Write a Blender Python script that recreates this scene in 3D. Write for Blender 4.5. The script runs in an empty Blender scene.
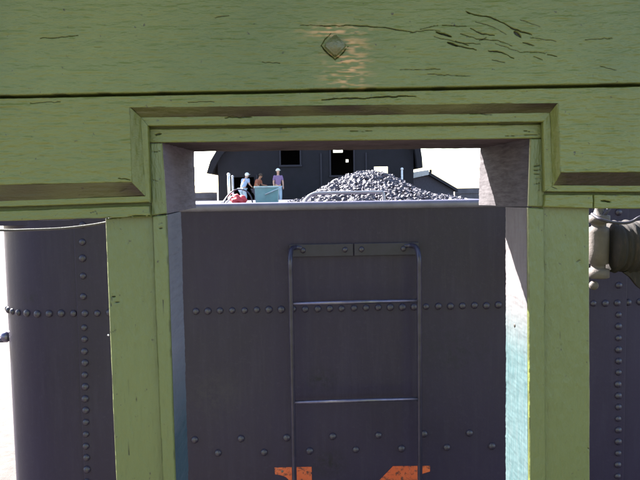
import bpy, bmesh, math, random
import numpy as np
from mathutils import Vector, Matrix
random.seed(7)
SC = bpy.context.scene
COL = SC.collection

# ------------------------------------------------------------------ camera
F = 660.0                       # focal length in pixels of the 640 wide photo
YAW, PITCH, ROLL = math.atan(16.2/F), math.atan(49.3/F), 0.0155
fwd = Vector((math.sin(YAW)*math.cos(PITCH), math.cos(YAW)*math.cos(PITCH), -math.sin(PITCH)))
r0 = Vector((math.cos(YAW), -math.sin(YAW), 0))
u0 = r0.cross(fwd)
RT = r0*math.cos(ROLL) - u0*math.sin(ROLL)
UP = u0*math.cos(ROLL) + r0*math.sin(ROLL)
EYE = 2.75                      # eye height over the ground
CAM = Vector((0, 0, EYE))
cd = bpy.data.cameras.new('camera'); cam = bpy.data.objects.new('camera', cd); COL.objects.link(cam)
cd.sensor_width = 36; cd.lens = 36*F/640; cd.clip_start = 0.05; cd.clip_end = 2000
M = Matrix(((RT.x, UP.x, -fwd.x, CAM.x), (RT.y, UP.y, -fwd.y, CAM.y), (RT.z, UP.z, -fwd.z, CAM.z), (0, 0, 0, 1)))
cam.matrix_world = M
SC.camera = cam

# ------------------------------------------------------------------ sky, sun, exposure
SUNV = Vector((-0.90, 1.0, 0.95)).normalized()      # towards the sun
SEL = math.asin(SUNV.z); SAZ = math.atan2(SUNV.x, SUNV.y)
w = bpy.data.worlds.new('World'); SC.world = w; w.use_nodes = True
nt = w.node_tree; nt.nodes.clear()
sky = nt.nodes.new('ShaderNodeTexSky'); sky.sky_type = 'NISHITA'; sky.sun_disc = False
sky.sun_elevation = SEL; sky.sun_rotation = SAZ
sky.air_density = 1.0; sky.dust_density = 1.0; sky.ozone_density = 1.0
bg = nt.nodes.new('ShaderNodeBackground'); bg.inputs['Strength'].default_value = 0.05
wo = nt.nodes.new('ShaderNodeOutputWorld')
nt.links.new(sky.outputs[0], bg.inputs[0]); nt.links.new(bg.outputs[0], wo.inputs[0])
sl = bpy.data.lights.new('sun', 'SUN'); sl.energy = 5.0; sl.angle = math.radians(0.5); sl.color = (1.0, 0.96, 0.9)
so = bpy.data.objects.new('sun', sl); COL.objects.link(so)
so.rotation_euler = SUNV.to_track_quat('Z', 'Y').to_euler()
SC.view_settings.view_transform = 'Standard'; SC.view_settings.look = 'None'
SC.view_settings.exposure = 3.3; SC.view_settings.gamma = 1.0
SC.view_settings.use_curve_mapping = False

# ------------------------------------------------------------------ helpers
def P(px, py, Y):
    """world point on the plane y=Y that the photo shows at pixel px,py"""
    d = RT*((px-320)/F) + UP*((240-py)/F) + fwd
    return CAM + d*(Y/d.y)
def PX(px, z, Y):
    """x on plane y=Y at height z for photo column px"""
    a, b = P(px, 100, Y), P(px, 400, Y)
    t = (z-a.z)/(b.z-a.z)
    return a.x + (b.x-a.x)*t
def ext(p, q, py):
    """pixel on line p-q at row py"""
    t = (py-p[1])/(q[1]-p[1]); return (p[0]+(q[0]-p[0])*t, py)

_R = np.random.RandomState(11).rand(16, 256, 256)
def vn(u, v, k=0):
    iu, iv = np.floor(u).astype(int), np.floor(v).astype(int)
    fu, fv = u-iu, v-iv; fu = fu*fu*(3-2*fu); fv = fv*fv*(3-2*fv)
    R = _R[k % 16]
    a = R[iu % 256, iv % 256]; b = R[(iu+1) % 256, iv % 256]
    c = R[iu % 256, (iv+1) % 256]; d = R[(iu+1) % 256, (iv+1) % 256]
    return (a*(1-fu)+b*fu)*(1-fv) + (c*(1-fu)+d*fu)*fv

def setp(o, label=None, cat=None, group=None, kind=None):
    if label: o['label'] = label
    if cat: o['category'] = cat
    if group: o['group'] = group
    if kind: o['kind'] = kind
    return o
def thing(name, label, cat, loc=(0, 0, 0), group=None):
    o = bpy.data.objects.new(name, None); COL.objects.link(o); o.location = loc; o.empty_display_size = .1
    return setp(o, label, cat, group)
def link(name, me, mat, parent=None, smooth=False, label=None):
    o = bpy.data.objects.new(name, me); COL.objects.link(o)
    if mat: me.materials.append(mat)
    if smooth:
        me.polygons.foreach_set('use_smooth', [True]*len(me.polygons))
    if parent:
        o.parent = parent
        o.matrix_parent_inverse = Matrix.Translation(-parent.location) if parent.parent is None else Matrix.Identity(4)
    if label: o['label'] = label
    return o
def bmobj(name, bm, mat, parent=None, smooth=False, label=None):
    bmesh.ops.recalc_face_normals(bm, faces=bm.faces)
    me = bpy.data.meshes.new(name); bm.to_mesh(me); bm.free()
    return link(name, me, mat, parent, smooth, label)
def box(bm, x0, x1, y0, y1, z0, z1, bev=0):
    r = bmesh.ops.create_cube(bm, size=1)
    for v in r['verts']:
        v.co = Vector((x0+(v.co.x+.5)*(x1-x0), y0+(v.co.y+.5)*(y1-y0), z0+(v.co.z+.5)*(z1-z0)))
    if bev:
        es = list({e for v in r['verts'] for e in v.link_edges})
        bmesh.ops.bevel(bm, geom=es, offset=bev, segments=2, affect='EDGES', profile=.5)
def tube(bm, pts, r, n=12, caps=True, flat=1.0, flatdir=None):
    pts = [Vector(p) for p in pts]; rings = []
    prev = None
    for i, p in enumerate(pts):
        if i == 0: t = pts[1]-p
        elif i == len(pts)-1: t = p-pts[i-1]
        else: t = (pts[i+1]-p).normalized()+(p-pts[i-1]).normalized()
        t.normalize()
        if prev is None:
            ref = Vector((0, 0, 1)) if abs(t.z) < .9 else Vector((0, 1, 0))
            a = t.cross(ref).normalized()
        else:
            a = (prev-t*prev.dot(t)).normalized()
        prev = a; b = t.cross(a).normalized()
        rr = r[i] if isinstance(r, (list, tuple)) else r
        rings.append([bm.verts.new(p + a*math.cos(2*math.pi*k/n)*rr + b*math.sin(2*math.pi*k/n)*rr) for k in range(n)])
    for A, B in zip(rings, rings[1:]):
        for k in range(n):
            bm.faces.new((A[k], A[(k+1) % n], B[(k+1) % n], B[k]))
    if caps:
        bm.faces.new(rings[0][::-1]); bm.faces.new(rings[-1])
def smoothpts(pts, n=6):
    pts = [Vector(p) for p in pts]; out = []
    for i in range(len(pts)-1):
        p0 = pts[max(i-1, 0)]; p1 = pts[i]; p2 = pts[i+1]; p3 = pts[min(i+2, len(pts)-1)]
        for k in range(n):
            t = k/n
            out.append(.5*((2*p1)+(p2-p0)*t+(2*p0-5*p1+4*p2-p3)*t*t+(3*p1-p0-3*p2+p3)*t**3))
    out.append(pts[-1]); return out
def prism(bm, pts, y0, y1):
    """pts (x,z) outline extruded between y0 and y1"""
    a = [bm.verts.new((p[0], y0, p[1])) for p in pts]; b = [bm.verts.new((p[0], y1, p[1])) for p in pts]
    bm.faces.new(a); bm.faces.new(b[::-1])
    for i in range(len(pts)):
        j = (i+1) % len(pts); bm.faces.new((a[i], b[i], b[j], a[j]))

# ---- node materials
def mat(name):
    m = bpy.data.materials.new(name); m.use_nodes = True
    n = m.node_tree.nodes; l = m.node_tree.links; b = n['Principled BSDF']
    return m, n, l, b
def noise(n, l, scale, detail=6, rough=.6, stretch=(1, 1, 1), coord=None):
    mp = n.new('ShaderNodeMapping'); mp.inputs['Scale'].default_value = stretch
    if coord is None:
        tc = n.new('ShaderNodeTexCoord'); coord = tc.outputs['Object']
    l.new(coord, mp.inputs[0])
    t = n.new('ShaderNodeTexNoise'); t.inputs['Scale'].default_value = scale
    t.inputs['Detail'].default_value = detail; t.inputs['Roughness'].default_value = rough
    l.new(mp.outputs[0], t.inputs['Vector']); return t.outputs['Fac']
def ramp(n, l, fac, stops):
    r = n.new('ShaderNodeValToRGB'); e = r.color_ramp.elements
    while len(e) < len(stops): e.new(.5)
    for k, (p, c) in enumerate(stops):
        e[k].position = p; e[k].color = (c[0], c[1], c[2], 1) if isinstance(c, (tuple, list)) else (c, c, c, 1)
    l.new(fac, r.inputs[0]); return r.outputs[0]
def mixc(n, l, fac, a, b, mode='MIX'):
    m = n.new('ShaderNodeMix'); m.data_type = 'RGBA'; m.blend_type = mode
    def s(i, v):
        if isinstance(v, (tuple, list)): m.inputs[i].default_value = (v[0], v[1], v[2], 1)
        else: l.new(v, m.inputs[i])
    if isinstance(fac, (int, float)): m.inputs[0].default_value = fac
    else: l.new(fac, m.inputs[0])
    s(6, a); s(7, b); return m.outputs[2]
def bump(n, l, b, h, strength=.3, dist=.001):
    x = n.new('ShaderNodeBump'); x.inputs['Strength'].default_value = strength; x.inputs['Distance'].default_value = dist
    l.new(h, x.inputs['Height']); l.new(x.outputs[0], b.inputs['Normal'])
def simple(name, c, rough=.6, metal=0, var=.25, scale=12, bmp=.2, bd=.002):
    m, n, l, b = mat(name)
    f = noise(n, l, scale)
    l.new(ramp(n, l, f, [(.25, tuple(x*(1-var) for x in c)), (.75, tuple(min(1, x*(1+var)) for x in c))]), b.inputs['Base Color'])
    b.inputs['Roughness'].default_value = rough; b.inputs['Metallic'].default_value = metal
    if bmp: bump(n, l, b, noise(n, l, scale*6), bmp, bd)
    return m

def paint_green(name, vertical=False, c0=(.118, .134, .026), c1=(.152, .168, .036), gloss=.42):
    m, n, l, b = mat(name)
    st = (1, 1, 7) if not vertical else (7, 1, 1)
    big = noise(n, l, 2.3, 3); fine = noise(n, l, 22, 8, .65, st); speck = noise(n, l, 90, 4, .6)
    base = ramp(n, l, big, [(.35, c0), (.65, c1)])
    base = mixc(n, l, ramp(n, l, fine, [(.30, .20), (.62, 0)]), base, tuple(x*.75 for x in c0))
    base = mixc(n, l, ramp(n, l, fine, [(.60, 0), (.85, .12)]), base, (c1[0]*1.25, c1[1]*1.2, c1[2]*1.5))
    spots = ramp(n, l, speck, [(.27, 1), (.33, 0)])
    base = mixc(n, l, spots, base, (.05, .045, .02))
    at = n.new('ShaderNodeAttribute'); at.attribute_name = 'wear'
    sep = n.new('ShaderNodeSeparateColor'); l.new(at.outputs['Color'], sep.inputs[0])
    base = mixc(n, l, sep.outputs[1], base, (.62, .34, .14))      # warm reflection by the bolt, put into the colour
    base = mixc(n, l, sep.outputs[2], base, (.024, .017, .008))     # brown darkening, strong on downward bevels, slight on board sides
    base = mixc(n, l, sep.outputs[0], base, (.010, .008, .004))    # cracks, and the painted shadow lines round the bolt
    l.new(base, b.inputs['Base Color'])
    b.inputs['Roughness'].default_value = gloss
    mx = n.new('ShaderNodeMath'); mx.operation = 'ADD'
    l.new(fine, mx.inputs[0]); l.new(noise(n, l, 160, 3, .5, (1, 1, 2.5) if not vertical else (2.5, 1, 1)), mx.inputs[1])
    bump(n, l, b, mx.outputs[0], .7, .0012)
    return m
M_green_h = paint_green('green_paint_horizontal')
M_green_top = paint_green('green_paint_top', c0=(.108, .133, .032), c1=(.148, .170, .041))
M_green_v = paint_green('green_paint_vertical', True, c0=(.114, .136, .036), c1=(.134, .156, .044))

def wood_reveal(name, vertical, c0, c1, teal=None):
    m, n, l, b = mat(name)
    st = (1, 1, 9) if not vertical else (1, 9, 1)
    f = noise(n, l, 14, 8, .7, st); g = noise(n, l, 3, 4)
    base = ramp(n, l, f, [(.3, c0), (.7, c1)])
    base = mixc(n, l, ramp(n, l, g, [(.4, 0), (.7, .5)]), base, tuple(x*1.35 for x in c1))
    if teal:
        tc = n.new('ShaderNodeTexCoord'); sx = n.new('ShaderNodeSeparateXYZ'); l.new(tc.outputs['Object'], sx.inputs[0])
        mr = n.new('ShaderNodeMapRange'); mr.inputs[1].default_value = teal[0]; mr.inputs[2].default_value = teal[1]
        l.new(sx.outputs[2], mr.inputs[0])
        ad = n.new('ShaderNodeMath'); ad.operation = 'MULTIPLY_ADD'
        sf = n.new('ShaderNodeMath'); sf.operation = 'SUBTRACT'; sf.inputs[1].default_value = .5; l.new(f, sf.inputs[0])
        l.new(sf.outputs[0], ad.inputs[0]); ad.inputs[1].default_value = .9; l.new(mr.outputs[0], ad.inputs[2]); ad.use_clamp = True
        tl = ramp(n, l, noise(n, l, 30, 6, .7, (1, 4, .6)), [(.35, teal[2]), (.65, teal[3])])
        base = mixc(n, l, ad.outputs[0], base, tl)
    l.new(base, b.inputs['Base Color']); b.inputs['Roughness'].default_value = .9; b.inputs['Specular IOR Level'].default_value = .08
    bump(n, l, b, f, .5, .0012)
    return m
M_hood_l = wood_reveal('worn_lilac_paint', False, (.082, .066, .072), (.165, .142, .165))  # lit copy of the hood boards, brightness put into the colour
M_hood_r = wood_reveal('worn_grey_paint', False, (.030, .026, .029), (.088, .080, .087))  # shaded copy of the hood boards, shade put into the colour
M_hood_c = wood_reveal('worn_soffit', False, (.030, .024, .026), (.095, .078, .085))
M_jamb_l = wood_reveal('jamb_paint_left', False, (.105, .10, .118), (.16, .155, .178), (EYE-.30, EYE-.50, (.034, .055, .068), (.046, .070, .084)))  # colour changes with height, grey-lilac above and teal below
M_jamb_r = wood_reveal('jamb_paint_right', True, (.075, .064, .067), (.14, .128, .134), (EYE-.20, EYE-.34, (.032, .062, .068), (.060, .092, .098)))

def relief(parts, verts_step=.0016):
    pass

class Relief:
    """collects finely gridded board faces with real relief, one mesh"""
    def __init__(s): s.V = []; s.Fc = []; s.W = []; s.n = 0
    def face(s, tl, tr, br, bl, grain='h', amp=.0006, step=.0016, rnd=(0, 0, 0, 0), thick=.02, cracks=(), dents=(), wears=(), grime=0, wob=.0005, k=0, swap=None):
        tl, tr, br, bl = [np.array(q) for q in (tl, tr, br, bl)]
        wd = max(np.linalg.norm(tr-tl), np.linalg.norm(br-bl)); ht = max(np.linalg.norm(bl-tl), np.linalg.norm(br-tr))
        nu = max(2, int(wd/step)); nv = max(2, int(ht/step))
        if nu*nv > 750000:
            q = math.sqrt(nu*nv/750000); nu = int(nu/q); nv = int(nv/q)
        u = np.linspace(0, 1, nu+1)[None, :]; v = np.linspace(0, 1, nv+1)[:, None]
        A = ((1-u)*(1-v))[..., None]*tl + (u*(1-v))[..., None]*tr + (u*v)[..., None]*br + ((1-u)*v)[..., None]*bl
        nrm = np.cross(tl-bl, tr-tl); nrm = -nrm/np.linalg.norm(nrm)
        # outward = towards the viewer side: tl->tr cross down
        nrm = np.cross(bl-tl, tr-tl); nrm = nrm/np.linalg.norm(nrm)
        # metric coordinates along / across
        if abs(nrm[1]) > .5: a, c = A[..., 0], A[..., 2]
        elif abs(nrm[0]) > .5: a, c = A[..., 1], A[..., 2]
        else: a, c = A[..., 0], A[..., 1]
        a = a+50; c = c+50
        if grain == 'v': a, c = c, a
        d = (vn(a*9, c*60, k)-.5)*1.6 + (vn(a*35, c*230, k+1)-.5)*1.3 + (vn(a*110, c*420, k+2)-.5)*.7 + (vn(a*3, c*9, k+3)-.5)*2.2 + (vn(a*70, c*110, k+4)-.5)*.8
        d = d*amp*1.3
        # short brush ridges / checks
        ch = vn(a*28, c*420, k+5); ms = vn(a*6, c*20, k+6)
        chk = np.clip((ch-.90)/.08, 0, 1)*np.clip((ms-.5)/.2, 0, 1)
        d = d - chk*.0006
        cr = chk*.25
        wear = np.zeros_like(d); gr = np.full_like(d, float(grime))
        if grime: gr = gr*(.6+.8*vn(a*14, c*50, k+7))
        rr = .0022
        du = [u*wd+0*v, (1-u)*wd+0*v, v*ht+0*u, (1-v)*ht+0*u]
        for f, dist in zip(rnd, du):
            if f:
                t = np.clip(1-dist/(rr*f), 0, 1); d = d - rr*f*(1-np.sqrt(np.clip(1-t*t, 0, 1)))
                if f >= 1: cr = np.maximum(cr, np.clip(1-dist/.0030, 0, 1)*np.clip((vn(a*40, c*40, k+8)-.55)/.15, 0, 1)*.6)
        X, Z = A[..., 0], A[..., 2]; Y0 = float(tl[1])
        for pts, wpx, dep in cracks:
            W = [P(q[0], q[1], Y0) for q in pts]
            wm = wpx*Y0/F*.27
            lens = [((W[i+1]-W[i]).length) for i in range(len(W)-1)]; tot = sum(lens); acc = 0
            xs = [q.x for q in W]; zs = [q.z for q in W]; m_ = .01
            iy, ix = np.where((X > min(xs)-m_) & (X < max(xs)+m_) & (Z > min(zs)-m_) & (Z < max(zs)+m_))
            if len(ix) == 0: continue
            x, z = X[iy, ix], Z[iy, ix]; best = np.zeros(len(x))
            wig = (vn(x*160+9, z*10+5, 3)-.5)*.0022
            for i in range(len(W)-1):
                ax, az, bx, bz = W[i].x, W[i].z, W[i+1].x, W[i+1].z
                L2 = max(1e-9, (bx-ax)**2+(bz-az)**2)
                t = np.clip(((x-ax)*(bx-ax)+(z-az)*(bz-az))/L2, 0, 1)
                dd = np.hypot(x-ax-t*(bx-ax), z+wig-az-t*(bz-az))
                s_ = (acc+t*lens[i])/tot
                wl = wm*(.25+.75*np.sqrt(np.clip(4*s_*(1-s_), 0, 1)))*(.6+.8*vn(x*90+7, z*90+3, 4))
                best = np.maximum(best, np.clip(1.4-dd/np.maximum(wl, 5.5e-4), 0, 1)); acc += lens[i]
            d[iy, ix] -= best*dep; cr[iy, ix] = np.maximum(cr[iy, ix], best**1.2)
        for (px, py, rx, rz, dep) in dents:
            q = P(px, py, Y0); e = ((X-q.x)/(rx*Y0/F))**2+((Z-q.z)/(rz*Y0/F))**2
            d -= dep*np.exp(-e)
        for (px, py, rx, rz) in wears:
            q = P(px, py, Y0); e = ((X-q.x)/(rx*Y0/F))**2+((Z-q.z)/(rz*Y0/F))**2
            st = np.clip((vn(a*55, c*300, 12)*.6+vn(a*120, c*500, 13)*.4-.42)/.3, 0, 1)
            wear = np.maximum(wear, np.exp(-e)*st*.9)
        wobx = (vn(a*12, c*3, 14)-.5)*2*wob
        A = A + nrm*d[..., None]
        acr = (br-tr) if grain == 'h' else (tr-tl); acr = acr/np.linalg.norm(acr)
        A = A + acr*wobx[..., None]
        base = s.n; N = (nu+1)*(nv+1)
        s.V.append(A.reshape(-1, 3)); s.W.append(np.stack([cr.ravel(), wear.ravel(), gr.ravel(), np.ones(N)], 1))
        idx = (np.arange(N).reshape(nv+1, nu+1))+base
        s.Fc.append(np.stack([idx[:-1, :-1], idx[1:, :-1], idx[1:, 1:], idx[:-1, 1:]], -1).reshape(-1, 4))
        s.n += N
        if thick:
            loop = np.concatenate([idx[0, :], idx[1:, -1], idx[-1, -2::-1], idx[-2:0:-1, 0]])
            co = A.reshape(-1, 3)[loop-base] - nrm*thick
            s.V.append(co); m_ = len(loop); s.W.append(np.tile([0, 0, .3+float(grime)*.5, 1], (m_, 1)))
            j = np.arange(m_)+s.n; s.n += m_
            s.Fc.append(np.stack([loop, np.roll(loop, -1), np.roll(j, -1), j], -1))
            s.Fc.append(np.stack([j[[0]], j[[nu]], j[[nu+nv]], j[[2*nu+nv]]], -1))
    def build(s, name, m, parent, label=None):
        V = np.concatenate(s.V).astype(np.float32); Fc = np.concatenate(s.Fc).astype(np.int32); W = np.concatenate(s.W).astype(np.float32)
        me = bpy.data.meshes.new(name)
        me.vertices.add(len(V)); me.vertices.foreach_set('co', V.ravel())
        me.loops.add(len(Fc)*4); me.loops.foreach_set('vertex_index', Fc.ravel())
        me.polygons.add(len(Fc)); me.polygons.foreach_set('loop_start', np.arange(len(Fc), dtype=np.int32)*4)
        me.polygons.foreach_set('loop_total', np.full(len(Fc), 4, dtype=np.int32))
        ca = me.attributes.new('wear', 'FLOAT_COLOR', 'POINT'); ca.data.foreach_set('color', np.clip(W, 0, 1).ravel())
        me.update(); me.validate()
        o = link(name, me, m, parent, True, label)
        try: me.set_sharp_from_angle(angle=math.radians(50))
        except Exception: pass
        return o

# ------------------------------------------------------------------ ground
m, n, l, b = mat('gravel')
f1 = noise(n, l, 5, 8, .7); f2 = noise(n, l, .3, 3)
c = ramp(n, l, f1, [(.3, (.02, .016, .015)), (.7, (.085, .068, .062))])
l.new(mixc(n, l, ramp(n, l, f2, [(.4, 0), (.7, .5)]), c, (.055, .043, .040)), b.inputs['Base Color']); b.inputs['Roughness'].default_value = .95
bump(n, l, b, f1, .8, .03); M_gravel = m
bm = bmesh.new()
bmesh.ops.create_grid(bm, x_segments=8, y_segments=8, size=800)
setp(bmobj('ground', bm, M_gravel), kind='structure')

# ------------------------------------------------------------------ wooden end wall of the carriage
S, R_, C_, LB, PO = 1.195, 1.213, 1.230, 1.219, 1.239
Y1, Y2 = 1.373, 1.580
FLOOR = EYE-1.62
wall = thing('carriage_end_wall', 'olive green painted timber end wall with open doorway, framing the view', 'wall', (0, 1.3, FLOOR))
def q4(a, b_, c_, d_, Y): return [P(a[0], a[1], Y), P(b_[0], b_[1], Y), P(c_[0], c_[1], Y), P(d_[0], d_[1], Y)]

beam_cr = [
 ([(321.5, 45), (324, 49), (330, 55), (335, 60), (342, 53), (348, 47)], 2.4, .003), ([(321, 46), (325, 39), (331, 33.5)], 1.6, .002),  # these two trace the bolt's shadow as dark grooves
 ([(434, 37), (448, 40), (462, 43.5), (480, 44)], 1.1, .001), ([(475, 22), (492, 27), (506, 35)], 1.1, .001), ([(460, 34), (476, 39), (498, 41), (512, 46)], 1.2, .0012), ([(495, 44), (520, 52), (545, 53)], 1.0, .001), ([(520, 20), (540, 27)], 1.0, .001), ([(530, 38), (556, 41)], 1.0, .001),

 ([(436, 32.4), (443, 34), (451, 37)], 4.5, .005), ([(447, 42.7), (452, 44), (458, 46)], 4.5, .005), ([(456, 45.5), (466, 48), (476, 50)], 1.8, .0025),
 ([(468, 13), (474, 15), (490, 17.5), (503, 23.6), (514, 29.5), (531.6, 35)], 2.2, .003), ([(514, 32), (521, 37)], 4.5, .004),
 ([(466, 12), (470, 14)], 3, .003),
 ([(523, 42.7), (534, 46)], 1.8, .002), ([(488, 51), (501, 52.5), (514, 58.6)], 1.8, .0025), ([(534, 57), (542.5, 60)], 1.4, .0015),
 ([(547, 54.7), (557, 56)], 1.6, .002), ([(442, 25), (466, 26.7)], 1.3, .0015), ([(470, 29), (481, 34), (494, 35.7)], 1.8, .002),
 ([(420, 29), (430, 27), (438, 25.5)], 1.2, .0012), ([(455, 41), (468, 45.5)], 1.5, .002), ([(479, 40.5), (486, 38)], 1.5, .0015),
 ([(320, 26), (350, 25.5), (385, 27.5), (402, 31), (416, 32.5)], 1.6, .002), ([(300, 25), (330, 26)], 1.2, .001),
 ([(410, 33), (425, 30), (440, 31)], 1.2, .001), ([(492, 60), (505, 63)], 1.2, .001), ([(600, 66), (616, 70)], 1.3, .001),
 ([(40, 38), (60, 37.5), (78, 36)], 1.2, .0014), ([(215, 18), (229, 16)], 1.3, .001),
 ([(262, 62), (280, 63)], .9, .001), 
 ([(585, 40), (612, 38)], .9, .001), ([(400, 70), (440, 69)], .9, .001), ([(428, 74), (470, 76)], .8, .001)]
r = Relief()
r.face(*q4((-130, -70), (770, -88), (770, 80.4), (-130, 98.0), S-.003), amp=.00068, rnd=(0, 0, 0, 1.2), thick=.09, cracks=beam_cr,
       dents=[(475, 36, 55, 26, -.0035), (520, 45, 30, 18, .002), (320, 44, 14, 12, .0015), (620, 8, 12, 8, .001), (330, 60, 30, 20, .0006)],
       wears=[(347, 68, 19, 24), (346, 74, 12, 16), (352, 46, 14, 9), (335, 31, 26, 6)], k=0, step=.0009)  # warm glow around the bolt painted in as streaks
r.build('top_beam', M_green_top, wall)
# square headed bolt
bm = bmesh.new(); c0 = P(335, 46.5, S-.003)
def ring(rad, y, n=4, rot=math.pi/2, sx=1):
    return [bm.verts.new((c0.x+math.cos(rot+2*math.pi*i/n)*rad*sx, c0.y+y, c0.z+math.sin(rot+2*math.pi*i/n)*rad)) for i in range(n)]
rs = [ring(.0200, .004), ring(.0205, -.009), ring(.0175, -.0145), ring(.0070, -.0185)]
for A, B in zip(rs, rs[1:]):
    for i in range(4): bm.faces.new((A[i], A[(i+1) % 4], B[(i+1) % 4], B[i]))
bm.faces.new(rs[-1])
bmesh.ops.bevel(bm, geom=[e for e in bm.edges], offset=.0022, segments=3, affect='EDGES')
bmobj('bolt_head', bm, paint_green('green_paint_bolt', c0=(.085, .09, .035), c1=(.14, .14, .055), gloss=.3), wall, True)

# proud header sheet, three patches of one board
r = Relief()
kw = dict(amp=.0009, thick=.012, k=3, step=.0011)
r.face(*q4((-130, 101.0), (770, 83.7), (770, 100.8), (-130, 110.2), S), rnd=(0, 0, 1, 0), cracks=[([(322, 99.5), (350, 98.5), (372, 98), (395, 96.5), (416, 96)], 2.2, .003), ([(188, 102.5), (214, 102)], 1.0, .001), ([(30, 103), (60, 102)], 1, .001)], **kw)
r.face(*q4((-130, 110.2), (130, 107.5), (132, 182.5), (-130, 188), S), rnd=(0, 1, 0, 1), cracks=[([(118, 178), (130, 180)], 1.5, .002)], dents=[(60, 140, 30, 20, .001)], **kw)
r.face(*q4((558, 103), (770, 100.8), (770, 171), (560, 173), S), rnd=(1, 0, 0, 1), cracks=[], dents=[(600, 130, 25, 18, .001)], **kw)
r.build('header_panel', M_green_h, wall)
# bevels down to the recessed moulding
r = Relief()
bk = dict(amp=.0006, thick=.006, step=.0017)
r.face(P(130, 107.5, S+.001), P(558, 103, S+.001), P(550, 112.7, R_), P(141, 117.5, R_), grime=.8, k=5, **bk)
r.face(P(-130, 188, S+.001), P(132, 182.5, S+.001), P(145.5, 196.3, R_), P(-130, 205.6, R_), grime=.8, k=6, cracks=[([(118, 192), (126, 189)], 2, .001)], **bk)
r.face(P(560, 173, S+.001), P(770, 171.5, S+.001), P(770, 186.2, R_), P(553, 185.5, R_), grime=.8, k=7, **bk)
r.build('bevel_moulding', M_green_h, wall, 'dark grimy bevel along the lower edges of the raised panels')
r = Relief()
r.face(P(130, 107.5, S+.001), P(141, 117.5, R_), P(145.5, 196.3, R_), P(132, 182.5, S+.001), grain='v', k=8, grime=.12, **bk)
r.face(P(550, 112.7, R_), P(558, 103, S+.001), P(560, 173, S+.001), P(553, 185.5, R_), grain='v', k=9, grime=.05, **bk)
r.build('side_bevel', M_green_h, wall)
# outer moulding strip
r = Relief(); ok_ = dict(amp=.0006, thick=.010, step=.0012)
r.face(*q4((141, 117.5), (550, 112.7), (543.5, 121.8), (148, 126), R_), rnd=(0, 0, 0, 1.3), cracks=[([(225, 117.5), (240, 117), (252, 117.5)], 2, .002), ([(470, 113.5), (492, 114)], 1.5, .001)], k=10, **ok_)
r.face(*q4((141, 117.5), (148, 126), (150, 203), (145.5, 196.3), R_), grain='v', rnd=(0, 1, 0, 0), k=11, **ok_)
r.face(*q4((543.5, 121.8), (550, 112.7), (553, 185.5), (545, 191.5), R_), grain='v', rnd=(1, 0, 0, 0), k=12, **ok_)
r.face(*q4((-130, 205.6), (145.5, 196.3), (150, 202.4), (-130, 211.4), R_), rnd=(0, 0, 0, 1.3), k=1, **ok_)
r.face(*q4((553, 185.5), (770, 186.2), (770, 193), (545, 191.8), R_), rnd=(0, 0, 0, 1.3), cracks=[([(552, 187), (557, 189)], 1.5, .001)], k=2, **ok_)
r.build('outer_moulding', M_green_h, wall)
# inner casing
r = Relief(); ck = dict(amp=.0006, thick=.005, step=.0012)
r.face(*q4((148.5, 128.8), (545.5, 124.0), (545.5, 138.2), (148.5, 142.7), C_), rnd=(1, 1, 1, .8), cracks=[([(155, 134.5), (161, 134)], 3.2, .003), ([(350, 131), (372, 131)], 1, .001), ([(524, 131), (534, 132)], 1.3, .0015), ([(505, 136), (540, 134.5)], 1.1, .001)], k=3, **ck)
r.build('head_casing', M_green_h, wall)
r = Relief()
r.face(*q4((149.5, 143.4), (162, 143.2), (166, 213.6), (151, 215.8), C_+.001), grain='v', rnd=(1, .8, .5, 1), cracks=[([(151, 152), (160, 151)], 1, .001), ([(152, 180), (158, 181)], .8, .001)], k=4, **ck)
r.face(*q4((531, 138.9), (545, 138.7), (544.5, 207), (528.5, 206.4), C_+.001), grain='v', rnd=(.8, 1, .5, 1), cracks=[([(534, 166), (541, 165.5)], 1.6, .0015), ([(534, 170), (541, 170)], 1.3, .0012), ([(534, 174), (540, 174)], 1.2, .0012), ([(535, 178), (541, 178.5)], 1, .001), ([(544, 155), (552, 157)], 1, .001), ([(534, 184), (540, 183)], .9, .001)], k=5, **ck)
r.build('side_casing', M_green_v, wall)
# lower boards of the header
r = Relief(); lk = dict(amp=.0007, thick=.010, step=.0012)
r.face(*q4((-130, 215.8), (149.5, 205.6), (150.5, 217.0), (-130, 225.0), LB), rnd=(0, 1, 1, 1), cracks=[([(104, 217.5), (120, 219), (135, 215.5), (150, 216)], 2, .003), ([(90, 213), (96, 211), (97, 215)], 1, .001)], k=6, **lk)
r.face(*q4((546, 194.6), (593.4, 194.6), (593.4, 208.6), (544.5, 207.2), LB), rnd=(1, 1, 1, 1), k=7, **lk)
r.face(*q4((594.3, 194.6), (770, 195.4), (770, 209.5), (594.3, 208.6), LB), rnd=(1, 0, 1, 1), cracks=[([(601.5, 201.2), (611, 201.6)], 2.4, .004)], k=8, **lk)
r.build('lower_rail', M_green_h, wall)
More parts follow.
